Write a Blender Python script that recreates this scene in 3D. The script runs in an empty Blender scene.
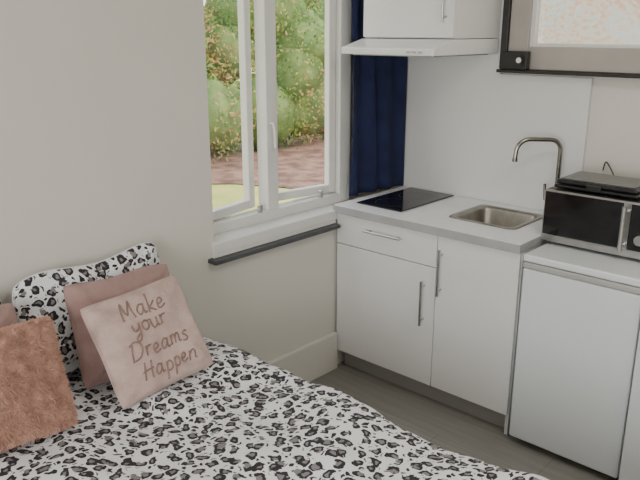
import bpy, math, random
from mathutils import Vector, Matrix, noise
random.seed(7)
D = bpy.data
scene = bpy.context.scene

# ------------------------------------------------------------ materials
def new_mat(name, col=(0.8,0.8,0.8), rough=0.5, metal=0.0, **kw):
    m = D.materials.new(name); m.use_nodes = True
    b = m.node_tree.nodes["Principled BSDF"]
    b.inputs["Base Color"].default_value = (*col, 1)
    b.inputs["Roughness"].default_value = rough
    b.inputs["Metallic"].default_value = metal
    for k, v in kw.items():
        b.inputs[k.replace("_", " ")].default_value = v
    return m

def N(m, t, **props):
    n = m.node_tree.nodes.new(t)
    for k, v in props.items(): setattr(n, k, v)
    return n
def L(m, a, b): m.node_tree.links.new(a, b)
def bsdf(m): return m.node_tree.nodes["Principled BSDF"]

def noisy(name, c1, c2, scale=5, rough=0.6, bump=0.0, bscale=60, metal=0.0, detail=4, **kw):
    m = new_mat(name, c1, rough, metal, **kw)
    tc = N(m, "ShaderNodeTexCoord")
    n = N(m, "ShaderNodeTexNoise"); n.inputs["Scale"].default_value = scale; n.inputs["Detail"].default_value = detail
    r = N(m, "ShaderNodeValToRGB")
    r.color_ramp.elements[0].position = 0.35; r.color_ramp.elements[1].position = 0.65
    r.color_ramp.elements[0].color = (*c1, 1); r.color_ramp.elements[1].color = (*c2, 1)
    L(m, tc.outputs["Object"], n.inputs["Vector"]); L(m, n.outputs["Fac"], r.inputs["Fac"])
    L(m, r.outputs["Color"], bsdf(m).inputs["Base Color"])
    if bump:
        n2 = N(m, "ShaderNodeTexNoise"); n2.inputs["Scale"].default_value = bscale
        bp = N(m, "ShaderNodeBump"); bp.inputs["Strength"].default_value = bump; bp.inputs["Distance"].default_value = 0.01
        L(m, tc.outputs["Object"], n2.inputs["Vector"]); L(m, n2.outputs["Fac"], bp.inputs["Height"])
        L(m, bp.outputs["Normal"], bsdf(m).inputs["Normal"])
    return m

M_wall   = noisy("wall_paint", (0.675,0.655,0.60), (0.70,0.68,0.625), 1.5, 0.85, 0.05, 90)
M_ceil   = noisy("ceiling_paint", (0.78,0.77,0.74), (0.8,0.79,0.76), 2, 0.9)
M_splash = noisy("splash_panel", (0.70,0.705,0.695), (0.72,0.725,0.715), 2, 0.5)
M_trim   = noisy("white_gloss_paint", (0.74,0.735,0.71), (0.78,0.775,0.75), 4, 0.4)
M_cab    = noisy("cabinet_laminate", (0.78,0.775,0.765), (0.80,0.795,0.785), 3, 0.35)
M_plinth = noisy("plinth", (0.36,0.35,0.33), (0.40,0.39,0.37), 3, 0.6)
M_fridge = noisy("fridge_enamel", (0.73,0.765,0.785), (0.75,0.785,0.805), 2, 0.3)
M_hood   = noisy("hood_enamel", (0.84,0.85,0.84), (0.86,0.87,0.86), 2, 0.3)
M_grey   = noisy("grey_plastic", (0.40,0.40,0.385), (0.44,0.44,0.425), 6, 0.4)
M_toast  = noisy("toaster_lid", (0.10,0.10,0.10), (0.13,0.13,0.13), 6, 0.3)
M_dark   = noisy("dark_frame", (0.018,0.017,0.016), (0.03,0.028,0.026), 8, 0.45)
M_slate  = noisy("slate_sill", (0.045,0.05,0.058), (0.075,0.08,0.09), 14, 0.4)
M_black  = noisy("black_plastic", (0.012,0.012,0.013), (0.02,0.02,0.022), 8, 0.3)
M_glassblk = noisy("black_glass", (0.006,0.006,0.007), (0.009,0.009,0.010), 8, 0.08)
M_ctop   = noisy("counter_laminate", (0.84,0.85,0.86), (0.88,0.89,0.90), 25, 0.3)
M_cedge  = noisy("counter_edge", (0.36,0.365,0.37), (0.42,0.425,0.43), 10, 0.35)
M_steel  = noisy("brushed_steel", (0.46,0.46,0.45), (0.54,0.54,0.53), 20, 0.28, metal=1.0)
M_sink   = noisy("sink_steel", (0.32,0.30,0.27), (0.40,0.38,0.34), 20, 0.35, metal=0.9)
M_chrome = noisy("tap_chrome", (0.27,0.26,0.24), (0.35,0.34,0.32), 12, 0.2, metal=1.0)
M_curt   = noisy("curtain_navy", (0.006,0.011,0.052), (0.010,0.018,0.075), 9, 0.85, 0.3, 250)
M_pink   = noisy("pink_velvet", (0.46,0.33,0.295), (0.61,0.455,0.41), 13, 0.85, 0.35, 120, Sheen_Weight=0.3)
M_mauve  = noisy("mauve_velvet", (0.32,0.20,0.185), (0.41,0.265,0.245), 12, 0.8, 0.2, 160, Sheen_Weight=0.3)
M_peach  = noisy("peach_fur", (0.58,0.34,0.26), (0.76,0.48,0.38), 25, 0.9, Sheen_Weight=0.3)
M_rose   = noisy("rose_ink", (0.22,0.135,0.115), (0.31,0.195,0.17), 60, 0.45)
M_matt   = noisy("mattress_ticking", (0.75,0.74,0.72), (0.8,0.79,0.77), 12, 0.9)
M_bedw   = noisy("bed_base_fabric", (0.08,0.08,0.085), (0.11,0.11,0.115), 30, 0.9)
M_white  = new_mat("white_plastic", (0.8,0.8,0.8), 0.4)
M_mesh   = noisy("hood_filter", (0.3,0.3,0.3), (0.4,0.4,0.4), 150, 0.4, metal=0.6)

def floor_mat():
    m = new_mat("floor_grey_vinyl", (0.3,0.28,0.25), 0.5)
    tc = N(m, "ShaderNodeTexCoord"); br = N(m, "ShaderNodeTexBrick")
    br.offset = 0.37
    br.inputs["Scale"].default_value = 1.0
    br.inputs["Brick Width"].default_value = 1.25; br.inputs["Row Height"].default_value = 0.19
    br.inputs["Mortar Size"].default_value = 0.0015; br.inputs["Mortar Smooth"].default_value = 0.2
    br.inputs["Color1"].default_value = (0.25,0.238,0.215,1); br.inputs["Color2"].default_value = (0.28,0.267,0.242,1)
    br.inputs["Mortar"].default_value = (0.17,0.16,0.147,1)
    mp = N(m, "ShaderNodeMapping"); mp.inputs["Scale"].default_value = (1.2, 14, 1)
    no = N(m, "ShaderNodeTexNoise"); no.inputs["Scale"].default_value = 2.5; no.inputs["Detail"].default_value = 6
    mx = N(m, "ShaderNodeMix", data_type='RGBA', blend_type='MULTIPLY'); mx.inputs["Factor"].default_value = 0.35
    rp = N(m, "ShaderNodeValToRGB"); rp.color_ramp.elements[0].position = 0.3; rp.color_ramp.elements[0].color = (0.65,0.64,0.62,1)
    rp.color_ramp.elements[1].position = 0.65; rp.color_ramp.elements[1].color = (1.1,1.1,1.08,1)
    L(m, tc.outputs["Object"], br.inputs["Vector"]); L(m, tc.outputs["Object"], mp.inputs["Vector"])
    L(m, mp.outputs["Vector"], no.inputs["Vector"]); L(m, no.outputs["Fac"], rp.inputs["Fac"])
    L(m, br.outputs["Color"], mx.inputs[6]); L(m, rp.outputs["Color"], mx.inputs[7])
    L(m, mx.outputs[2], bsdf(m).inputs["Base Color"])
    return m
M_floor = floor_mat()

def ramp_node(m, stops, src):
    r = N(m, "ShaderNodeValToRGB"); cr = r.color_ramp
    def col(c): return (c,c,c,1) if isinstance(c, (int, float)) else (*c, 1)
    cr.elements[0].position, cr.elements[0].color = stops[0][0], col(stops[0][1])
    cr.elements[1].position, cr.elements[1].color = stops[1][0], col(stops[1][1])
    for p, c in stops[2:]:
        e = cr.elements.new(p); e.color = col(c)
    L(m, src, r.inputs["Fac"]); return r.outputs["Color"]

def leopard_mat():
    m = new_mat("leopard_cotton", (0.8,0.8,0.8), 0.85)
    uv = N(m, "ShaderNodeUVMap"); uv.uv_map = "UVMap"
    nd = N(m, "ShaderNodeTexNoise", noise_dimensions='2D'); nd.inputs["Scale"].default_value = 26; nd.inputs["Detail"].default_value = 2
    sub = N(m, "ShaderNodeVectorMath", operation='SUBTRACT'); sub.inputs[1].default_value = (0.5,0.5,0.5)
    sc = N(m, "ShaderNodeVectorMath", operation='SCALE'); sc.inputs["Scale"].default_value = 0.038
    ad = N(m, "ShaderNodeVectorMath", operation='ADD')
    L(m, uv.outputs["UV"], nd.inputs["Vector"]); L(m, nd.outputs["Color"], sub.inputs[0])
    L(m, sub.outputs[0], sc.inputs[0]); L(m, sc.outputs[0], ad.inputs[0]); L(m, uv.outputs["UV"], ad.inputs[1])
    vo = N(m, "ShaderNodeTexVoronoi", voronoi_dimensions='2D'); vo.inputs["Scale"].default_value = 21; vo.inputs["Randomness"].default_value = 0.7
    L(m, ad.outputs[0], vo.inputs["Vector"])
    def math_(op, a, b, clamp=True):
        n = N(m, "ShaderNodeMath", operation=op); n.use_clamp = clamp
        for i, v in enumerate((a, b)):
            if isinstance(v, (int, float)): n.inputs[i].default_value = v
            else: L(m, v, n.inputs[i])
        return n.outputs[0]
    ring = ramp_node(m, [(0.13,0),(0.17,1),(0.36,1),(0.39,0)], vo.outputs["Distance"])
    core = ramp_node(m, [(0.24,1),(0.29,0)], vo.outputs["Distance"])
    nb = N(m, "ShaderNodeTexNoise", noise_dimensions='2D'); nb.inputs["Scale"].default_value = 36; nb.inputs["Detail"].default_value = 1
    L(m, uv.outputs["UV"], nb.inputs["Vector"])
    brk = ramp_node(m, [(0.39,0),(0.42,1)], nb.outputs["Fac"])
    ringb = math_('MULTIPLY', ring, brk)
    v2 = N(m, "ShaderNodeTexVoronoi", voronoi_dimensions='2D'); v2.inputs["Scale"].default_value = 36; v2.inputs["Randomness"].default_value = 1
    L(m, ad.outputs[0], v2.inputs["Vector"])
    dots = ramp_node(m, [(0.25,1),(0.29,0)], v2.outputs["Distance"])
    far = ramp_node(m, [(0.49,0),(0.54,1)], vo.outputs["Distance"])
    dots2 = math_('MULTIPLY', dots, far)
    black = math_('MAXIMUM', ringb, dots2)
    m1 = N(m, "ShaderNodeMix", data_type='RGBA'); m1.inputs[6].default_value = (0.86,0.865,0.89,1); m1.inputs[7].default_value = (0.24,0.22,0.23,1)
    L(m, core, m1.inputs[0])
    m2 = N(m, "ShaderNodeMix", data_type='RGBA'); m2.inputs[7].default_value = (0.025,0.022,0.028,1)
    L(m, black, m2.inputs[0]); L(m, m1.outputs[2], m2.inputs[6]); L(m, m2.outputs[2], bsdf(m).inputs["Base Color"])
    return m
M_leo = leopard_mat()

def leaf_mat(name, cols, scale):
    m = new_mat(name, cols[0], 0.6)
    g = N(m, "ShaderNodeNewGeometry"); n = N(m, "ShaderNodeTexNoise"); n.inputs["Scale"].default_value = scale; n.inputs["Detail"].default_value = 2
    ad = N(m, "ShaderNodeMath", operation='MULTIPLY_ADD'); ad.inputs[1].default_value = 0.26
    sb = N(m, "ShaderNodeMath", operation='SUBTRACT'); sb.inputs[1].default_value = 0.14
    tc = N(m, "ShaderNodeTexCoord")
    L(m, tc.outputs["Object"], n.inputs["Vector"])
    L(m, g.outputs["Random Per Island"], ad.inputs[0]); L(m, n.outputs["Fac"], ad.inputs[2]); L(m, ad.outputs[0], sb.inputs[0])
    k = len(cols)
    c = ramp_node(m, [(0.3+0.4*i/(k-1), cc) for i, cc in enumerate(cols)], sb.outputs[0])
    L(m, c, bsdf(m).inputs["Base Color"])
    tr = N(m, "ShaderNodeBsdfTranslucent"); L(m, c, tr.inputs["Color"])
    mx = N(m, "ShaderNodeMixShader"); mx.inputs[0].default_value = 0.45
    out = m.node_tree.nodes["Material Output"]
    L(m, bsdf(m).outputs[0], mx.inputs[1]); L(m, tr.outputs[0], mx.inputs[2]); L(m, mx.outputs[0], out.inputs["Surface"])
    return m
M_leaf = leaf_mat("autumn_leaves", [(0.08,0.24,0.045),(0.18,0.37,0.07),(0.40,0.52,0.13),(0.66,0.52,0.20),(0.70,0.32,0.18)], 0.9)
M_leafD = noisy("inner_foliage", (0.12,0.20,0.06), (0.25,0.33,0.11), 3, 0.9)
M_lawn = noisy("lawn", (0.46,0.50,0.12), (0.66,0.60,0.20), 2.2, 0.9)
M_soil = noisy("leaf_litter", (0.18,0.095,0.072), (0.42,0.24,0.175), 4, 0.9, detail=12)

def facade_mat():
    m = new_mat("rendered_facade", (0.5,0.25,0.15), 0.9)
    tc = N(m, "ShaderNodeTexCoord")
    n = N(m, "ShaderNodeTexNoise"); n.inputs["Scale"].default_value = 1.8; n.inputs["Detail"].default_value = 3
    L(m, tc.outputs["Object"], n.inputs["Vector"])
    c = ramp_node(m, [(0.38,(0.62,0.38,0.26)),(0.45,(0.66,0.50,0.40)),(0.50,(0.50,0.60,0.58)),(0.56,(0.62,0.40,0.28)),(0.64,(0.68,0.67,0.62))], n.outputs["Fac"])
    L(m, c, bsdf(m).inputs["Base Color"])
    return m
M_facade = facade_mat()

def glass_mat(name, rough=0.0, bump=0.0):
    m = D.materials.new(name); m.use_nodes = True
    nt = m.node_tree; nt.nodes.clear()
    o = nt.nodes.new("ShaderNodeOutputMaterial"); mx = nt.nodes.new("ShaderNodeMixShader")
    gl = nt.nodes.new("ShaderNodeBsdfGlossy"); gl.inputs["Roughness"].default_value = 0.03
    mx.inputs[0].default_value = 0.06
    if rough > 0:
        tr = nt.nodes.new("ShaderNodeBsdfRefraction"); tr.inputs["Roughness"].default_value = rough; tr.inputs["IOR"].default_value = 1.12
        tr.inputs["Color"].default_value = (0.93,0.97,1.0,1)
        v = nt.nodes.new("ShaderNodeTexVoronoi"); v.inputs["Scale"].default_value = 26
        tc = nt.nodes.new("ShaderNodeTexCoord"); b = nt.nodes.new("ShaderNodeBump"); b.inputs["Strength"].default_value = bump
        b.inputs["Distance"].default_value = 0.03
        nt.links.new(tc.outputs["Object"], v.inputs["Vector"]); nt.links.new(v.outputs["Distance"], b.inputs["Height"])
        nt.links.new(b.outputs["Normal"], tr.inputs["Normal"])
    else:
        tr = nt.nodes.new("ShaderNodeBsdfTransparent")
        tr.inputs["Color"].default_value = (0.97,0.98,0.97,1)
    nt.links.new(tr.outputs[0], mx.inputs[1]); nt.links.new(gl.outputs[0], mx.inputs[2])
    nt.links.new(mx.outputs[0], o.inputs["Surface"])
    return m
M_glass = glass_mat("window_glass"); M_frost = glass_mat("frosted_glass", 0.08, 0.6)

# ------------------------------------------------------------ mesh helpers
def link(o, parent=None):
    scene.collection.objects.link(o)
    if parent is not None: o.parent = parent
    return o
def empty(name, loc=(0,0,0)):
    e = D.objects.new(name, None); e.empty_display_size = 0.1; e.location = loc
    return link(e)
def mesh(name, verts, faces, mat, parent=None, smooth=False, uvs=None):
    me = D.meshes.new(name); me.from_pydata([tuple(v) for v in verts], [], faces); me.update()
    me.materials.append(mat)
    if uvs:
        ul = me.uv_layers.new(name="UVMap")
        for lp in me.loops: ul.data[lp.index].uv = uvs[lp.vertex_index]
    if smooth:
        for p in me.polygons: p.use_smooth = True
    return link(D.objects.new(name, me), parent)
def box_data(x, y, z):
    v = [(a,b,c) for a in x for b in y for c in z]
    f = [(0,1,3,2),(4,6,7,5),(0,4,5,1),(2,3,7,6),(0,2,6,4),(1,5,7,3)]
    return v, f
def box(name, x, y, z, mat, parent=None, bevel=0.0, seg=3):
    v, f = box_data(x, y, z); o = mesh(name, v, f, mat, parent)
    if bevel:
        b = o.modifiers.new("bevel", 'BEVEL'); b.width = bevel; b.segments = seg; b.limit_method = 'ANGLE'
        for p in o.data.polygons: p.use_smooth = True
        w = o.modifiers.new("wn", 'WEIGHTED_NORMAL'); w.keep_sharp = True
    return o
def boxes(name, lst, mat, parent=None, bevel=0.0):
    V, F = [], []
    for (x, y, z) in lst:
        v, f = box_data(x, y, z); k = len(V); V += v; F += [tuple(i+k for i in q) for q in f]
    o = mesh(name, V, F, mat, parent)
    if bevel:
        b = o.modifiers.new("bevel", 'BEVEL'); b.width = bevel; b.segments = 2
    return o
def tube_data(pts, r, n=12, caps=True, V=None, F=None):
    V = [] if V is None else V; F = [] if F is None else F
    pts = [Vector(p) for p in pts]; base = len(V)
    rs = r if isinstance(r, (list, tuple)) else [r]*len(pts)
    up = None
    for i, p in enumerate(pts):
        t = (pts[min(i+1, len(pts)-1)] - pts[max(i-1, 0)]).normalized()
        if up is None:
            up = Vector((0,0,1)) if abs(t.z) < 0.9 else Vector((1,0,0))
        s = t.cross(up).normalized(); up = s.cross(t).normalized()
        for k in range(n):
            a = 2*math.pi*k/n; V.append(p + (s*math.cos(a) + up*math.sin(a))*rs[i])
    for i in range(len(pts)-1):
        for k in range(n):
            a = base+i*n+k; b = base+i*n+(k+1) % n
            F.append((a, b, b+n, a+n))
    if caps:
        F.append(tuple(base+k for k in reversed(range(n)))); F.append(tuple(base+(len(pts)-1)*n+k for k in range(n)))
    return V, F
def tube(name, pts, r, mat, parent=None, n=14):
    V, F = tube_data(pts, r, n); o = mesh(name, V, F, mat, parent, smooth=True)
    e = o.modifiers.new("es", 'EDGE_SPLIT'); e.split_angle = math.radians(50)
    return o
def catmull(P, sub=6):
    P = [Vector(p) for p in P]
    if len(P) < 3: return P
    Q = [P[0]*2-P[1]] + P + [P[-1]*2-P[-2]]; out = []
    for i in range(1, len(Q)-2):
        for s in range(sub):
            t = s/sub; a, b, c, d = Q[i-1], Q[i], Q[i+1], Q[i+2]
            out.append(0.5*((2*b)+(c-a)*t+(2*a-5*b+4*c-d)*t*t+(-a+3*b-3*c+d)*t**3))
    out.append(P[-1]); return out
def bar_handle(name, p0, p1, out, parent, r=0.006, mat=None):
    p0, p1, out = Vector(p0), Vector(p1), Vector(out); d = (p1-p0)
    V, F = tube_data([p0+out, p1+out], r, 12)
    tube_data([p0+d*0.12, p0+d*0.12+out], r*0.8, 10, True, V, F)
    tube_data([p0+d*0.88, p0+d*0.88+out], r*0.8, 10, True, V, F)
    o = mesh(name, V, F, mat or M_steel, parent, smooth=True)
    e = o.modifiers.new("es", 'EDGE_SPLIT'); e.split_angle = math.radians(50)
    return o

# ------------------------------------------------------------ room shell
RX, RY0, KY, H = 3.7, -4.2, 0.60, 2.6
box("floor", (-0.25,RX+0.1), (RY0-0.1,KY+0.2), (-0.1,0.0), M_floor)
box("ceiling", (-0.25,RX+0.1), (RY0-0.1,KY+0.2), (H,H+0.1), M_ceil)
WY0, WY1, WZ0, WZ1 = -0.78, 0.60, 0.87, 2.25
boxes("wall_left", [((-0.25,0),(RY0-0.1,WY0),(0,H)), ((-0.25,0),(WY0,WY1),(0,WZ0)), ((-0.25,0),(WY0,WY1),(WZ1,H)),
                    ((-0.25,-0.13),(0.22,WY1),(WZ0,WZ1))], M_wall)
bx0, bx1, bz0, bz1 = 0.60, 1.75, 1.60, 2.2
boxes("wall_back", [((-0.25,bx0),(KY,KY+0.2),(0,H)), ((bx1,RX+0.1),(KY,KY+0.2),(0,H)),
                    ((bx0,bx1),(KY,KY+0.2),(0,bz0)), ((bx0,bx1),(KY,KY+0.2),(bz1,H))], M_wall)
box("wall_right", (RX,RX+0.1), (RY0-0.1,KY), (0,H), M_wall)
boxes("wall_front", [((0,0.7),(RY0-0.1,RY0),(0,H)), ((3.2,RX),(RY0-0.1,RY0),(0,H)),
                     ((0.7,3.2),(RY0-0.1,RY0),(0,0.6)), ((0.7,3.2),(RY0-0.1,RY0),(2.3,H))], M_wall)
w3 = empty("added_rear_window")  # unseen window and opening, added to bring light from behind the camera
boxes("frame", [((0.7,0.76),(RY0-0.08,RY0-0.02),(0.6,2.3)), ((3.14,3.2),(RY0-0.08,RY0-0.02),(0.6,2.3)), ((1.92,1.98),(RY0-0.08,RY0-0.02),(0.66,2.24)),
                ((0.76,3.14),(RY0-0.08,RY0-0.02),(0.6,0.66)), ((0.76,3.14),(RY0-0.08,RY0-0.02),(2.24,2.3))], M_trim, w3)
boxes("wall_splash_panel", [((0.0,0.55),(KY-0.020,KY-0.001),(0.90,2.5)), ((0.55,1.0),(KY-0.020,KY-0.001),(0.90,1.534))], M_splash)
box("baseboard_left", (0.0,0.03), (-0.90,-0.005), (0.0,0.21), M_wall, bevel=0.006)
box("baseboard_left", (0.0,0.018), (-4.18,-0.905), (0.0,0.12), M_trim, bevel=0.004)

# ------------------------------------------------------------ main window
w1 = empty("window_1")
X0, X1 = -0.16, -0.09
boxes("frame", [((X0,X1),(WY0,WY0+0.05),(WZ0,WZ1)), ((X0,X1),(-0.375,-0.305),(WZ0+0.05,WZ1-0.05)), ((X0,X1),(0.135,0.22),(WZ0,WZ1)),
                ((X0,X1),(WY0+0.05,0.135),(WZ0,WZ0+0.05)), ((X0,X1),(WY0+0.05,0.135),(WZ1-0.05,WZ1))], M_trim, w1, 0.005)
def sash(name, y0, y1, hinge, ang):
    z0, z1, w, t = WZ0+0.055, WZ1-0.055, 0.042, 0.04
    e = D.objects.new(name, None); link(e, w1)
    e.location = (-0.135, hinge, 0); e.rotation_euler = (0,0,ang)
    a, b = y0-hinge, y1-hinge
    boxes("sash_frame", [((-t/2,t/2),(a,a+w),(z0,z1)), ((-t/2,t/2),(b-w,b),(z0,z1)), ((-t/2,t/2),(a+w,b-w),(z0,z0+w)), ((-t/2,t/2),(a+w,b-w),(z1-w,z1))], M_trim, e, 0.005)
    mesh("glass", [(0,a+w,z0+w),(0,b-w,z0+w),(0,b-w,z1-w),(0,a+w,z1-w)], [(0,1,2,3)], M_glass, e)
    return e
s1 = sash("sash_a", -0.728, -0.378, -0.728, math.radians(10))
s2 = sash("sash_b", -0.302, 0.133, 0.133, math.radians(-10))
for (ya, yb) in ((-0.60,-0.42), (-0.20,0.0)):
    tube("casement_stay", [(-0.10,ya,WZ0+0.065),(-0.085,(ya+yb)/2,WZ0+0.07),(-0.10,yb,WZ0+0.065)], 0.006, M_trim, w1)
    box("stay_pin", (-0.11,-0.09), (yb-0.01,yb+0.01), (WZ0+0.05,WZ0+0.085), M_steel, w1, 0.003)
tube("casement_handle", [(-0.088,-0.355,1.33),(-0.065,-0.355,1.33),(-0.06,-0.352,1.30),(-0.06,-0.35,1.22)], 0.007, M_trim, w1)
box("sill_board", (-0.25,0.018), (WY0-0.02,0.05), (WZ0-0.045,WZ0+0.003), M_trim, w1, 0.006)
box("sill_ledge", (0.0,0.055), (WY0-0.04,-0.02), (0.789,0.808), M_slate, w1, 0.004)
box("sill_apron", (0.0,0.02), (WY0-0.02,-0.02), (0.810,0.826), M_trim, w1)

def curtain():
    V, F = [], []; ny, nz = 90, 30
    for i in range(ny+1):
        for j in range(nz+1):
            t = i/ny; s = j/nz
            y = 0.165 + 0.405*t + 0.010*math.sin(s*5+t*3)
            x = -0.050 + 0.045*t + (0.018-0.007*t)*math.sin(t*2*math.pi*3.2 + 0.8*math.sin(s*3)) + 0.004*math.sin(t*31+s*6)
            V.append((x, y, 0.905 + (2.18-0.905)*s))
    for i in range(ny):
        for j in range(nz):
            a = i*(nz+1)+j; F.append((a, a+1, a+nz+2, a+nz+1))
    e = empty("curtain")
    o = mesh("fabric", V, F, M_curt, e, smooth=True)
    m = o.modifiers.new("s", 'SOLIDIFY'); m.thickness = 0.003
    tube("curtain_rod", [(-0.055,0.02,2.195),(-0.045,0.575,2.195)], 0.009, M_steel, e)
curtain()

# ------------------------------------------------------------ high window in kitchen wall
w2 = empty("window_2")
boxes("outer_frame", [((0.556,0.59),(KY-0.05,KY-0.001),(1.562,2.25)), ((1.76,1.80),(KY-0.05,KY-0.001),(1.562,2.25)),
                      ((0.59,1.76),(KY-0.05,KY-0.001),(2.2,2.25))], M_dark, w2, 0.003)
box("ledge", (0.553,1.80), (KY-0.07,KY-0.001), (1.545,1.560), M_dark, w2, 0.003)
M_greyfr = noisy("greige_frame", (0.38,0.355,0.325), (0.43,0.40,0.37), 5, 0.5)
boxes("inner_frame", [((0.59,0.69),(KY-0.035,KY+0.03),(1.562,2.2)), ((1.65,1.76),(KY-0.035,KY+0.03),(1.562,2.2)),
                      ((0.69,1.65),(KY-0.035,KY+0.03),(1.562,1.665)), ((0.69,1.65),(KY-0.035,KY+0.03),(2.1,2.2))], M_greyfr, w2, 0.004)
boxes("bead", [((0.69,0.71),(KY-0.02,KY+0.02),(1.665,2.1)),((0.71,1.65),(KY-0.02,KY+0.02),(1.665,1.68))], M_trim, w2)
mesh("glass", [(0.71,KY,1.68),(1.65,KY,1.68),(1.65,KY,2.1),(0.71,KY,2.1)], [(0,1,2,3)], M_frost, w2)
lb = empty("window_lock")
box("body", (0.585,0.715), (KY-0.085,KY-0.051), (1.563,1.645), M_black, lb, 0.005)
tube("dial", [(0.68,KY-0.086,1.605),(0.68,KY-0.096,1.605)], 0.022, M_black, lb)
tube("dial_face", [(0.68,KY-0.096,1.605),(0.68,KY-0.098,1.605)], 0.013, M_white, lb)

# ------------------------------------------------------------ kitchenette
kc = empty("kitchen_base_cabinet", (0.014,0,0))
boxes("carcass", [((0.004,0.02),(0.022,0.575),(0.12,0.86)), ((0.592,0.608),(0.022,0.17),(0.12,0.86)), ((0.984,1.0),(0.022,0.575),(0.12,0.86)),
                  ((0.02,0.984),(0.022,0.575),(0.12,0.136)), ((0.02,0.984),(0.56,0.575),(0.136,0.86))], M_cab, kc)
box("side_panel", (0.985,1.002), (0.02,0.575), (0.0,0.86), M_cab, kc)
box("plinth", (0.006,0.984), (0.06,0.075), (0.0,0.12), M_plinth, kc)
box("drawer_front", (0.0,0.597), (0.0,0.019), (0.703,0.855), M_cab, kc, 0.002)
box("door_a", (0.0,0.597), (0.0,0.019), (0.105,0.699), M_cab, kc, 0.002)
box("door_b", (0.601,1.0), (0.0,0.019), (0.105,0.855), M_cab, kc, 0.002)
bar_handle("drawer_handle", (0.19,0.0,0.805), (0.41,0.0,0.805), (0,-0.03,0), kc)
bar_handle("door_handle_a", (0.540,0.0,0.41), (0.540,0.0,0.63), (0,-0.03,0), kc)
bar_handle("door_handle_b", (0.628,0.0,0.58), (0.628,0.0,0.80), (0,-0.03,0), kc)

sx0, sx1, sy0, sy1 = 0.555, 0.865, 0.175, 0.475
lst = [((-0.012,sx0),(-0.015,0.577),(0.862,0.90)), ((sx1,1.004),(-0.015,0.577),(0.862,0.90)),
       ((sx0,sx1),(-0.015,sy0),(0.862,0.90)), ((sx0,sx1),(sy1,0.577),(0.862,0.90))]
boxes("countertop", lst, M_ctop, kc)
box("front_edge", (-0.012,1.006), (-0.0175,-0.015), (0.862,0.8985), M_cedge, kc)
box("side_edge", (1.004,1.006), (-0.015,0.577), (0.862,0.8985), M_cedge, kc)
def sink():
    def rr(x0, x1, y0, y1, r, z, n=6):
        P = []
        for cx, cy, a0 in ((x1-r,y1-r,0),(x0+r,y1-r,90),(x0+r,y0+r,180),(x1-r,y0+r,270)):
            for k in range(n+1):
                a = math.radians(a0+90*k/n); P.append((cx+r*math.cos(a), cy+r*math.sin(a), z))
        return P
    rings = [rr(sx0-0.018,sx1+0.018,sy0-0.018,sy1+0.018,0.035,0.9005), rr(sx0-0.016,sx1+0.016,sy0-0.016,sy1+0.016,0.034,0.9045),
             rr(sx0+0.004,sx1-0.004,sy0+0.004,sy1-0.004,0.04,0.9035), rr(sx0+0.010,sx1-0.010,sy0+0.010,sy1-0.010,0.045,0.89),
             rr(sx0+0.014,sx1-0.014,sy0+0.014,sy1-0.014,0.05,0.79), rr(sx0+0.03,sx1-0.03,sy0+0.03,sy1-0.03,0.05,0.765)]
    V, F = [], []; n = len(rings[0])
    for r in rings: V += r
    for i in range(len(rings)-1):
        for k in range(n): F.append((i*n+k, i*n+(k+1) % n, (i+1)*n+(k+1) % n, (i+1)*n+k))
    F.append(tuple((len(rings)-1)*n+k for k in range(n)))
    mesh("sink_basin", V, F, M_sink, kc, smooth=True)
    tube("sink_drain", [(0.71,0.325,0.7655),(0.71,0.325,0.769)], 0.035, M_steel, kc, 24)
sink()
hb = empty("cooktop")
box("glass_plate", (0.068,0.345), (0.085,0.555), (0.901,0.907), M_glassblk, hb, 0.002)
for cy in (0.20, 0.40):
    V, F = [], []
    for k in range(48):
        a = 2*math.pi*k/48
        for r in (0.0825, 0.084): V.append((0.205+r*math.cos(a), cy+r*math.sin(a), 0.9076))
    for k in range(48):
        a = 2*k; b = 2*((k+1) % 48); F.append((a, a+1, b+1, b))
    mesh("zone_ring", V, F, M_toast, hb)
tp = empty("kitchen_tap")
tx, ty = 0.915, 0.52
tube("base", [(tx,ty,0.901),(tx,ty,0.915),(tx,ty,0.916),(tx,ty,0.99)], [0.026,0.026,0.019,0.019], M_chrome, tp, 20)
dx, dy = -0.72, -0.69
R = 0.05; path = [(tx,ty,0.98),(tx,ty,1.10),(tx,ty,1.21)]
for k in range(1, 7):
    a = math.radians(90*k/6); q = R*(1-math.cos(a)); path.append((tx+dx*q, ty+dy*q, 1.21+R*math.sin(a)))
path.append((tx+dx*0.13, ty+dy*0.13, 1.262))
for k in range(0, 7):
    a = math.radians(80*k/6); q = 0.145+0.06*math.sin(a); path.append((tx+dx*q, ty+dy*q, 1.262-0.06*(1-math.cos(a))))
path.append((tx+dx*0.207, ty+dy*0.207, 1.175))
tube("spout", path, 0.0105, M_chrome, tp, 16)
tube("nozzle", [path[-1], (path[-1][0],path[-1][1],1.16)], 0.0125, M_chrome, tp, 16)
tube("lever", [(tx-0.02,ty-0.005,0.965),(0.868,0.505,0.975),(0.862,0.503,1.05)], 0.007, M_chrome, tp)

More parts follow.
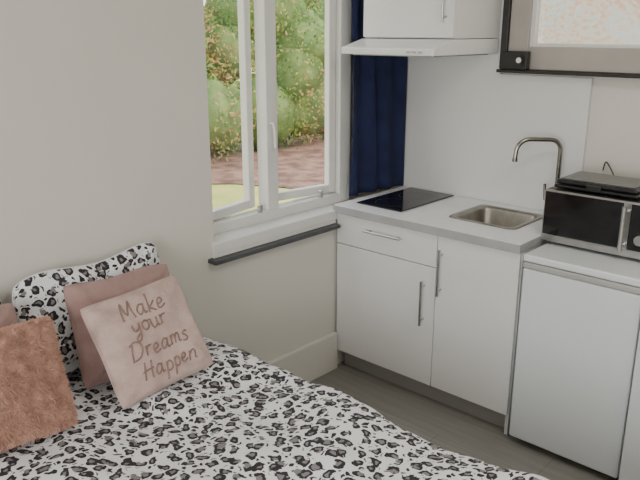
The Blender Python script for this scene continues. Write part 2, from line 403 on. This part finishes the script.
hd = empty("range_hood")
hx0, hx1, hy0, hy1 = 0.018, 0.535, 0.015, 0.576
prof = [(hy1,1.632),(hy0,1.632),(hy0,1.662),(hy0+0.15,1.70),(hy1,1.70)]
V = [(hx0,a,b) for a, b in prof]+[(hx1,a,b) for a, b in prof]; n = len(prof)
F = [tuple(range(n)), tuple(reversed(range(n, 2*n)))]+[(k, n+k, n+(k+1) % n, (k+1) % n) for k in range(n)]
o = mesh("canopy", V, F, M_hood, hd); b = o.modifiers.new("b", 'BEVEL'); b.width = 0.004; b.segments = 2
box("filter", (hx0+0.03,hx1-0.03), (hy0+0.05,hy1-0.05), (1.626,1.632), M_mesh, hd)
box("visor_strip", (hx0+0.01,hx1-0.01), (hy0-0.004,hy0), (1.637,1.656), M_white, hd)
for k in range(3): box("switch", (0.40+k*0.03,0.42+k*0.03), (hy0-0.008,hy0-0.004), (1.642,1.651), M_grey, hd, 0.001)
uc = empty("wall_cabinet")
boxes("carcass", [((0.022,0.038),(0.19,0.576),(1.703,2.40)), ((0.515,0.531),(0.19,0.576),(1.703,2.40)), ((0.038,0.515),(0.19,0.576),(1.703,1.72)),
                  ((0.038,0.515),(0.19,0.576),(2.384,2.40)), ((0.038,0.515),(0.56,0.576),(1.72,2.384))], M_cab, uc)
box("door", (0.024,0.529), (0.17,0.189), (1.707,2.398), M_cab, uc, 0.002)
bar_handle("handle", (0.490,0.17,1.77), (0.490,0.17,1.98), (0,-0.03,0), uc)

fr = empty("mini_fridge")
fx0, fx1, fy0 = 1.045, 1.515, -0.03
box("body", (fx0,fx1), (fy0+0.055,0.55), (0.02,0.833), M_fridge, fr, 0.006)
box("door", (fx0,fx1), (fy0,fy0+0.05), (0.035,0.812), M_fridge, fr, 0.008)
box("door_handle_trim", (fx0,fx1), (fy0-0.004,fy0+0.05), (0.814,0.838), M_grey, fr, 0.005)
box("top_panel", (fx0-0.003,fx1+0.003), (fy0+0.0,0.555), (0.840,0.870), M_fridge, fr, 0.007)
for fx in (fx0+0.05, fx1-0.05):
    for fy in (0.05, 0.5): tube("foot", [(fx,fy,0.0),(fx,fy,0.03)], 0.018, M_black, fr)
box("kick_grille", (fx0+0.01,fx1-0.01), (fy0+0.06,fy0+0.07), (0.005,0.04), M_black, fr)

nc = empty("white_cupboard")
box("body", (1.535,2.10), (-0.055,0.55), (0.02,0.85), M_cab, nc, 0.004)
box("door", (1.535,2.10), (-0.08,-0.057), (0.02,0.85), M_fridge, nc, 0.006)
bar_handle("handle", (1.575,-0.08,0.62), (1.575,-0.08,0.80), (0,-0.03,0), nc)
box("plinth", (1.54,2.09), (0.0,0.5), (0.0,0.02), M_plinth, nc)

mw = empty("microwave")
mx0, mx1, my0, my1, mz0, mz1 = 1.02, 1.48, 0.16, 0.52, 0.883, 1.105
box("casing", (mx0,mx1), (my0+0.02,my1), (mz0,mz1), M_black, mw, 0.006)
box("front_fascia", (mx0,mx1), (my0+0.004,my0+0.02), (mz0,mz1), M_steel, mw, 0.004)
box("door_glass", (mx0+0.006,mx1-0.135), (my0,my0+0.004), (mz0+0.032,mz1-0.008), M_glassblk, mw, 0.0015)
box("control_panel", (mx1-0.105,mx1-0.008), (my0,my0+0.004), (mz0+0.032,mz1-0.008), M_glassblk, mw, 0.0015)
box("bottom_strip", (mx0+0.004,mx1-0.004), (my0,my0+0.004), (mz0+0.004,mz0+0.028), M_steel, mw, 0.001)
bar_handle("door_handle", (mx1-0.12,my0+0.004,mz0+0.03), (mx1-0.12,my0+0.004,mz1-0.015), (0,-0.035,0), mw, 0.009)
tube("dial", [(mx1-0.056,my0,mz0+0.08),(mx1-0.056,my0-0.018,mz0+0.08)], 0.02, M_steel, mw, 24)
for fx in (mx0+0.05, mx1-0.05):
    for fy in (my0+0.06, my1-0.05): tube("foot", [(fx,fy,0.870),(fx,fy,0.884)], 0.012, M_black, mw)
st = empty("sandwich_toaster")
box("lower_shell", (1.04,1.38), (0.20,0.44), (1.110,1.124), M_black, st, 0.006)
box("upper_shell", (1.045,1.375), (0.205,0.435), (1.126,1.145), M_black, st, 0.008)
box("top_plate", (1.06,1.36), (0.22,0.42), (1.145,1.149), M_toast, st, 0.003)
box("latch", (1.18,1.24), (0.188,0.202), (1.116,1.140), M_black, st, 0.003)
for fx in (1.07,1.35):
    for fy in (0.23,0.41): tube("foot", [(fx,fy,1.105),(fx,fy,1.112)], 0.010, M_black, st)
tube("wall_cable", catmull([(1.20,0.442,1.12),(1.18,0.50,1.12),(1.13,0.57,1.15),(1.10,0.59,1.17),(1.09,0.594,1.13)],8), 0.003, M_black, st, 8)

# ------------------------------------------------------------ bed
bd = empty("bed")
BY0, BY1 = -2.50, -0.93
box("base", (0.04,2.02), (BY0+0.05,BY1-0.05), (0.10,0.28), M_bedw, bd, 0.01)
box("mattress", (0.04,2.03), (BY0+0.04,BY1-0.04), (0.285,0.50), M_matt, bd, 0.04)
for fx in (0.12,1.92):
    for fy in (BY0+0.15,BY1-0.15): tube("leg", [(fx,fy,0.0),(fx,fy,0.10)], 0.025, M_black, bd)
def duvet():
    top = 0.545; V, F, U = [], [], []; nx, ny = 190, 200
    flat = BY1-BY0-0.12; r = 0.06; q = r*math.pi/2; drop = 0.24
    Ltot = flat+2*q+2*drop
    for j in range(ny+1):
        a = Ltot*j/ny
        if a < drop: y, z, ny_, nz_ = BY0, top-r-(drop-a), -1, 0
        elif a < drop+q:
            t = (a-drop)/r; y, z, ny_, nz_ = BY0+r-r*math.cos(t), top-r+r*math.sin(t), -math.cos(t), math.sin(t)
        elif a < drop+q+flat: y, z, ny_, nz_ = BY0+r+(a-drop-q), top, 0, 1
        elif a < drop+2*q+flat:
            t = (a-drop-q-flat)/r; y, z, ny_, nz_ = BY1-r+r*math.sin(t), top-r+r*math.cos(t), math.sin(t), math.cos(t)
        else: y, z, ny_, nz_ = BY1, top-r-(a-drop-2*q-flat), 1, 0
        for i in range(nx+1):
            x = 0.015 + 2.06*i/nx
            p = Vector((x, a, 0))
            h = 0.044*noise.noise(p*2.4) + 0.020*noise.noise(p*6+Vector((3,1,0)))
            w = 1-abs(noise.noise(Vector((x*2.2+a*1.1, a*3.2-x*0.9, 2.0)))*1.8)
            w = max(0, w); h += 0.026*w*w*(3-2*w)*(0.5+noise.noise(p*1.7+Vector((8,0,0)))) + 0.003*noise.noise(p*16)
            hy = h*0.8 + 0.008
            V.append((x, y+ny_*hy, z+nz_*hy)); U.append((x, a))
    for j in range(ny):
        for i in range(nx):
            k = j*(nx+1)+i; F.append((k, k+1, k+nx+2, k+nx+1))
    base = len(V); js = [j for j in range(ny+1)]
    for row in range(1, 9):
        for j in js:
            v = V[j*(nx+1)+nx]; u = U[j*(nx+1)+nx]
            s = row/8; zz = v[2] - 0.30*s*max(0.0, min(1.0, (v[2]-0.28)/0.2))
            V.append((v[0]+0.03*math.sin(s*1.5), v[1], zz)); U.append((u[0]+0.3*s, u[1]))
    for row in range(8):
        for j in range(ny):
            if row == 0: a, b = j*(nx+1)+nx, (j+1)*(nx+1)+nx
            else: a, b = base+(row-1)*(ny+1)+j, base+(row-1)*(ny+1)+j+1
            c, d = base+row*(ny+1)+j, base+row*(ny+1)+j+1
            F.append((a, c, d, b))
    mesh("duvet", V, F, M_leo, bd, smooth=True, uvs=U)
duvet()

# ------------------------------------------------------------ cushions
def cushion(name, w, h, T, loc, lean, yaw, mat, roll=0.0, seed=0, uvoff=(0,0), pin=0.07, wr=0.006, n=44, exp=0.5, crn=0.0, sag=0.0):
    def surf(u, v, side):
        k = 1-crn*(abs(u*v)**4)
        x = u*w/2*(1-pin*(1-v*v))*k; y = v*h/2*(1-pin*(1-u*u))*k
        y -= sag*max(0, v)*(0.5+0.5*math.sin(u*4.3+seed))
        q = max(0.0, (1-u*u)*(1-v*v))
        z = T*q**exp
        nz = noise.noise(Vector((x*8+seed, y*8, side*3.0+seed)))*wr*1.3 + noise.noise(Vector((x*20, y*20+seed, side)))*wr*0.5
        r = abs(u*v)
        ang = math.atan2(abs(v)-1.15, abs(u)-1.15)
        nz += wr*0.9*math.sin(ang*11+seed)*r**1.2
        z = z + nz*min(1, q*5)
        return Vector((x, y, side*z))
    V, F, U = [], [], []
    for side in (1, -1):
        b = len(V)
        for i in range(n+1):
            for j in range(n+1):
                u = math.sin((-1+2*i/n)*math.pi/2); v = math.sin((-1+2*j/n)*math.pi/2)
                V.append(surf(u, v, side)); U.append((uvoff[0]+u*w/2, uvoff[1]+v*h/2+(0 if side == 1 else 3)))
        for i in range(n):
            for j in range(n):
                k = b+i*(n+1)+j; f = (k, k+n+1, k+n+2, k+1)
                F.append(f if side == 1 else tuple(reversed(f)))
    root = empty(name)
    Rm = Matrix(((0,-math.sin(lean),math.cos(lean)), (1,0,0), (0,math.cos(lean),math.sin(lean))))
    Rm = Matrix.Rotation(yaw, 3, 'Z') @ Rm @ Matrix.Rotation(roll, 3, 'Z')
    up = Rm @ Vector((0,1,0))
    root.matrix_world = Matrix.Translation(Vector(loc)+up*h/2) @ Rm.to_4x4()
    mesh("cover", V, F, mat, root, smooth=True, uvs=U)
    P = []
    for k in range(81):
        t = k/80*4
        if t < 1: u, v = -1+2*t, -1
        elif t < 2: u, v = 1, -1+2*(t-1)
        elif t < 3: u, v = 1-2*(t-2), 1
        else: u, v = -1, 1-2*(t-3)
        P.append(surf(u, v, 1))
    tube("seam", P, 0.0028, mat, root, 6)
    return root, surf

zb = 0.575
cushion("leopard_pillow", 0.60, 0.40, 0.060, (0.103,-1.385,zb), math.radians(6), 0.0, M_leo, roll=math.radians(2), seed=1, uvoff=(7.1,3.3), wr=0.016, exp=0.42, crn=0.10, pin=0.06, sag=0.022)
cushion("leopard_pillow", 0.60, 0.40, 0.060, (0.103,-2.02,zb), math.radians(6), 0.0, M_leo, roll=math.radians(-3), seed=5, uvoff=(11.7,6.2), wr=0.016, exp=0.42, crn=0.10, pin=0.06, sag=0.022)
cushion("mauve_cushion", 0.43, 0.37, 0.042, (0.27,-1.36,zb), math.radians(17), 0.0, M_mauve, roll=math.radians(-2), seed=9, wr=0.009, exp=0.38, crn=0.07, sag=0.008)
cushion("mauve_cushion", 0.43, 0.37, 0.042, (0.27,-1.92,zb), math.radians(17), 0.0, M_mauve, roll=math.radians(1), seed=14, wr=0.009, exp=0.38, crn=0.07, sag=0.008)
pk, psurf = cushion("pink_lettered_cushion", 0.400, 0.367, 0.052, (0.440,-1.342,zb-0.002), math.radians(31), 0.0, M_pink, roll=math.radians(3), seed=21, wr=0.010, exp=0.38, crn=0.06)

G = {
 'M': (1.5, [[(0,0),(0.12,0.9),(0.28,1.75),(0.45,1.0),(0.65,0.45),(0.9,1.1),(1.1,1.8),(1.18,0.9),(1.32,0)]]),
 'a': (1.15, [[(.8,.9),(.42,1.0),(.08,.5),(.3,.02),(.65,.3),(.85,1.0)],[(.85,1.0),(.8,.4),(.92,.02),(1.12,.15)]]),
 'k': (0.95, [[(.18,1.9),(.12,1.0),(.1,0)],[(.75,1.0),(.45,.65),(.15,.5),(.45,.3),(.85,0)]]),
 'e': (0.95, [[(.05,.42),(.4,.48),(.66,.7),(.42,1.0),(.1,.7),(.12,.2),(.42,0),(.88,.25)]]),
 'y': (1.05, [[(.05,1),(.12,.45),(.4,.3),(.72,.55),(.85,1)],[(.85,1),(.8,.1),(.6,-.65),(.25,-.75),(.2,-.4),(.6,-.1)]]),
 'o': (0.95, [[(.45,1),(.1,.75),(.08,.25),(.4,0),(.75,.3),(.75,.8),(.45,1),(.6,.85),(.95,.9)]]),
 'u': (1.1, [[(.05,1),(.08,.3),(.35,0),(.72,.3),(.82,1)],[(.82,1),(.82,.3),(1.05,.05)]]),
 'r': (0.85, [[(.1,1),(.14,.5),(.15,0)],[(.15,.5),(.35,.9),(.75,.95)]]),
 'D': (1.4, [[(.2,1.75),(.16,.9),(.15,0)],[(-.1,1.6),(.45,1.85),(1.05,1.5),(1.2,.8),(.8,.15),(.05,0)]]),
 'm': (1.4, [[(.1,1),(.12,0)],[(.12,.5),(.35,1),(.58,.8),(.6,0)],[(.6,.5),(.85,1),(1.08,.8),(1.12,.15),(1.3,.05)]]),
 's': (0.8, [[(.68,.88),(.38,1.02),(.15,.78),(.4,.52),(.62,.25),(.4,0),(.02,.1)]]),
 'H': (1.3, [[(.15,1.8),(.12,.9),(.1,0)],[(1.0,1.8),(.95,.9),(.98,0)],[(-.1,.85),(.5,.95),(1.2,1.0)]]),
 'p': (0.98, [[(.15,1),(.12,.2),(.05,-.8)],[(.13,.6),(.42,1),(.78,.7),(.7,.15),(.35,0),(.12,.2)]]),
 'n': (1.0, [[(.1,1),(.12,0)],[(.12,.5),(.42,1),(.75,.75),(.78,.15),(.95,.05)]]),
}
def lettering(lines, root, surf, w, h):
    V, F = [], []
    for txt, cx, cy, s in lines:
        tot = sum(G[c][0] for c in txt)*s + 0.10*s*(len(txt)-1)
        x = cx - tot/2
        for i, c in enumerate(txt):
            adv, strokes = G[c]
            for st_ in strokes:
                P = []
                for p in catmull([(a, b_, 0) for a, b_ in st_], 5):
                    px = x + (p.x+0.15*p.y)*s; py = cy + p.y*s + 0.002*math.sin(i*2.1)
                    u, v = px/(w/2), py/(h/2)
                    for _ in range(4):
                        g = surf(u, v, 1); u += (px-g.x)/(w/2); v += (py-g.y)/(h/2)
                    q = surf(u, v, 1)
                    P.append((px, py, q.z+0.0010))
                tube_data(P, 0.0030, 6, True, V, F)
            x += (adv+0.10)*s
    mesh("lettering", V, F, M_rose, root, smooth=True)
lettering([("Make",-0.005,0.081,0.035),("your",-0.010,0.027,0.033),("Dreams",0.0,-0.054,0.0325),("Happen",0.012,-0.125,0.0315)], pk, psurf, 0.400, 0.367)

pf, fsurf = cushion("fluffy_peach_cushion", 0.385, 0.355, 0.058, (0.425,-1.868,zb+0.01), math.radians(24), 0.0, M_peach, roll=math.radians(-3), seed=33, exp=0.42, crn=0.06)
def fur():
    V, F = [], []
    for k in range(34000):
        u = random.uniform(-1,1); v = random.uniform(-1,1)
        side = 1 if random.random() < 0.75 else -1
        p = fsurf(u, v, side); e = 0.02
        nrm = (fsurf(min(1,u+e), v, side)-fsurf(max(-1,u-e), v, side)).cross(fsurf(u, min(1,v+e), side)-fsurf(u, max(-1,v-e), side))
        if nrm.length < 1e-9: continue
        nrm = nrm.normalized()*side
        if abs(u) > 0.93 or abs(v) > 0.93:
            nrm = (nrm + Vector((u**9, v**9, 0))*1.2).normalized()
        clump = Vector((noise.noise(p*40), noise.noise(p*40+Vector((9,2,1))), 0))*1.0
        d = (nrm + clump + Vector((random.uniform(-.5,.5), random.uniform(-.5,.5)-0.1, random.uniform(-.2,.2)))).normalized()
        ln = random.uniform(0.007, 0.013)
        t = d.cross(Vector((random.uniform(-1,1), random.uniform(-1,1), random.uniform(-1,1)))).normalized()*0.0011
        b = len(V); V += [p-t, p+t, p+d*ln*0.6+t*0.7, p+d*ln*0.6-t*0.7, p+d*ln+Vector((0,-ln*0.25,0))]
        F += [(b,b+1,b+2,b+3),(b+3,b+2,b+4)]
    mesh("fur", V, F, M_peach, pf)
fur()

# ------------------------------------------------------------ outdoors
box("ground", (-40,-0.26), (-25,45), (-0.45,-0.35), M_lawn)
def strip():
    V, F = [], []; n = 160
    for i in range(n+1):
        y = -12+40*i/n
        s = 1/(1+math.exp(-(y-4.1)*5))
        xb = -5.6*(1-s) - 3.0*s + 0.25*noise.noise(Vector((y*1.5,0,0)))
        V.append((xb, y, -0.335)); V.append((-16, y, -0.335))
    for i in range(n): F.append((2*i, 2*i+1, 2*i+3, 2*i+2))
    mesh("garden_path", V, F, M_soil)
strip()
def foliage(name, blobs, nleaf, size):
    root = empty(name)
    V, F = [], []
    wts = [b[3]*b[4]*b[5] for b in blobs]
    picks = random.choices(blobs, wts, k=nleaf)
    for bx, by, bz, rx, ry, rz in picks:
        d = Vector((random.gauss(0,1), random.gauss(0,1), random.gauss(0,1))).normalized()
        rr = random.uniform(0.72, 1.18)
        p = Vector((bx+d.x*rx*rr, by+d.y*ry*rr, bz+d.z*rz*rr))
        if p.z < -0.32: continue
        a = Vector((random.gauss(0,1), random.gauss(0,1), random.gauss(0,1))).normalized(); c = a.cross(d+Vector((0.3,0.2,0.1))).normalized()
        s = size*random.uniform(0.6,1.3); b = len(V)
        V += [p-a*s, p+c*s*0.5, p+a*s, p-c*s*0.5]; F.append((b,b+1,b+2,b+3))
    mesh("leaves", V, F, M_leaf, root)
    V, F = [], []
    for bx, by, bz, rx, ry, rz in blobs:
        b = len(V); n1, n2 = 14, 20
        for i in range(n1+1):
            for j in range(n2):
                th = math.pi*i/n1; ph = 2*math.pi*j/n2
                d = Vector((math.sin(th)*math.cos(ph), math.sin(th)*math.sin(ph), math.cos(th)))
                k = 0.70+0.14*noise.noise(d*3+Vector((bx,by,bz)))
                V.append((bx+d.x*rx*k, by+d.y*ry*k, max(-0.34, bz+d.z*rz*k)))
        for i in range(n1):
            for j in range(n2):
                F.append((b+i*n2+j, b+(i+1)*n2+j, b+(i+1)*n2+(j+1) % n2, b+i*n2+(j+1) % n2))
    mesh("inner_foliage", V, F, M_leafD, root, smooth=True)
    return root
blobs = []
yy = -2.0
while yy < 17:
    blobs.append((-7.0+random.uniform(-.3,.3), yy, random.uniform(0.2,0.5), 0.8, 0.9, random.uniform(.7,1.0)))
    for _ in range(2):
        blobs.append((-7.3+random.uniform(-.5,.4), yy+random.uniform(-.6,.6), random.uniform(1.0,2.0), random.uniform(.6,.95), random.uniform(.6,.95), random.uniform(.6,.95)))
    blobs.append((-7.5+random.uniform(-.5,.4), yy+random.uniform(-.6,.6), random.uniform(2.0,2.9), 0.85, 0.85, 0.85))
    yy += 0.9
foliage("hedge", blobs, 85000, 0.038)
box("neighbour_building", (-2.0,7.0), (3.2,3.5), (-0.35,6.0), M_facade)

# ------------------------------------------------------------ lights
w = D.worlds.new("World"); scene.world = w; w.use_nodes = True
bg = w.node_tree.nodes["Background"]
sky = w.node_tree.nodes.new("ShaderNodeTexSky"); sky.sky_type = 'PREETHAM'
sky.turbidity = 6; sky.sun_direction = (-0.3,-0.5,0.8)
mixn = w.node_tree.nodes.new("ShaderNodeMix"); mixn.data_type = 'RGBA'; mixn.inputs[0].default_value = 0.75
mixn.inputs[7].default_value = (1.0,0.99,0.96,1)
w.node_tree.links.new(sky.outputs[0], mixn.inputs[6]); w.node_tree.links.new(mixn.outputs[2], bg.inputs["Color"])
bg.inputs["Strength"].default_value = 2.5
def area(name, loc, rot, sx, sy, power, col):
    l = D.lights.new(name, 'AREA'); l.shape = 'RECTANGLE'; l.size = sx; l.size_y = sy; l.energy = power; l.color = col
    o = D.objects.new(name, l); o.location = loc; o.rotation_euler = rot; link(o); return o
area("rear_fill", (2.3,RY0+0.02,1.45), (math.radians(90),0,0), 1.6, 1.6, 47, (1.0,0.985,0.96))  # added fill lamp in the rear opening, brightens the room from behind
area("ceiling_fill", (2.0,-0.9,H-0.03), (0,0,0), 0.6, 0.6, 14, (1.0,0.95,0.88))  # added overhead fill to lift the walls, no fitting modelled
sun = D.lights.new("sun", 'SUN'); sun.energy = 2.4; sun.angle = math.radians(20); sun.color = (1,0.95,0.86)
so = D.objects.new("sun", sun); so.rotation_euler = (math.radians(38),0,math.radians(100)); link(so)

# ------------------------------------------------------------ camera
cam = D.cameras.new("camera"); co = D.objects.new("camera", cam); link(co)
co.location = (2.26,-2.58,1.74); co.rotation_euler = (math.radians(90-16.7),0,math.radians(42.5))
cam.sensor_width = 36; cam.lens = 39.4; cam.clip_start = 0.05
scene.camera = co
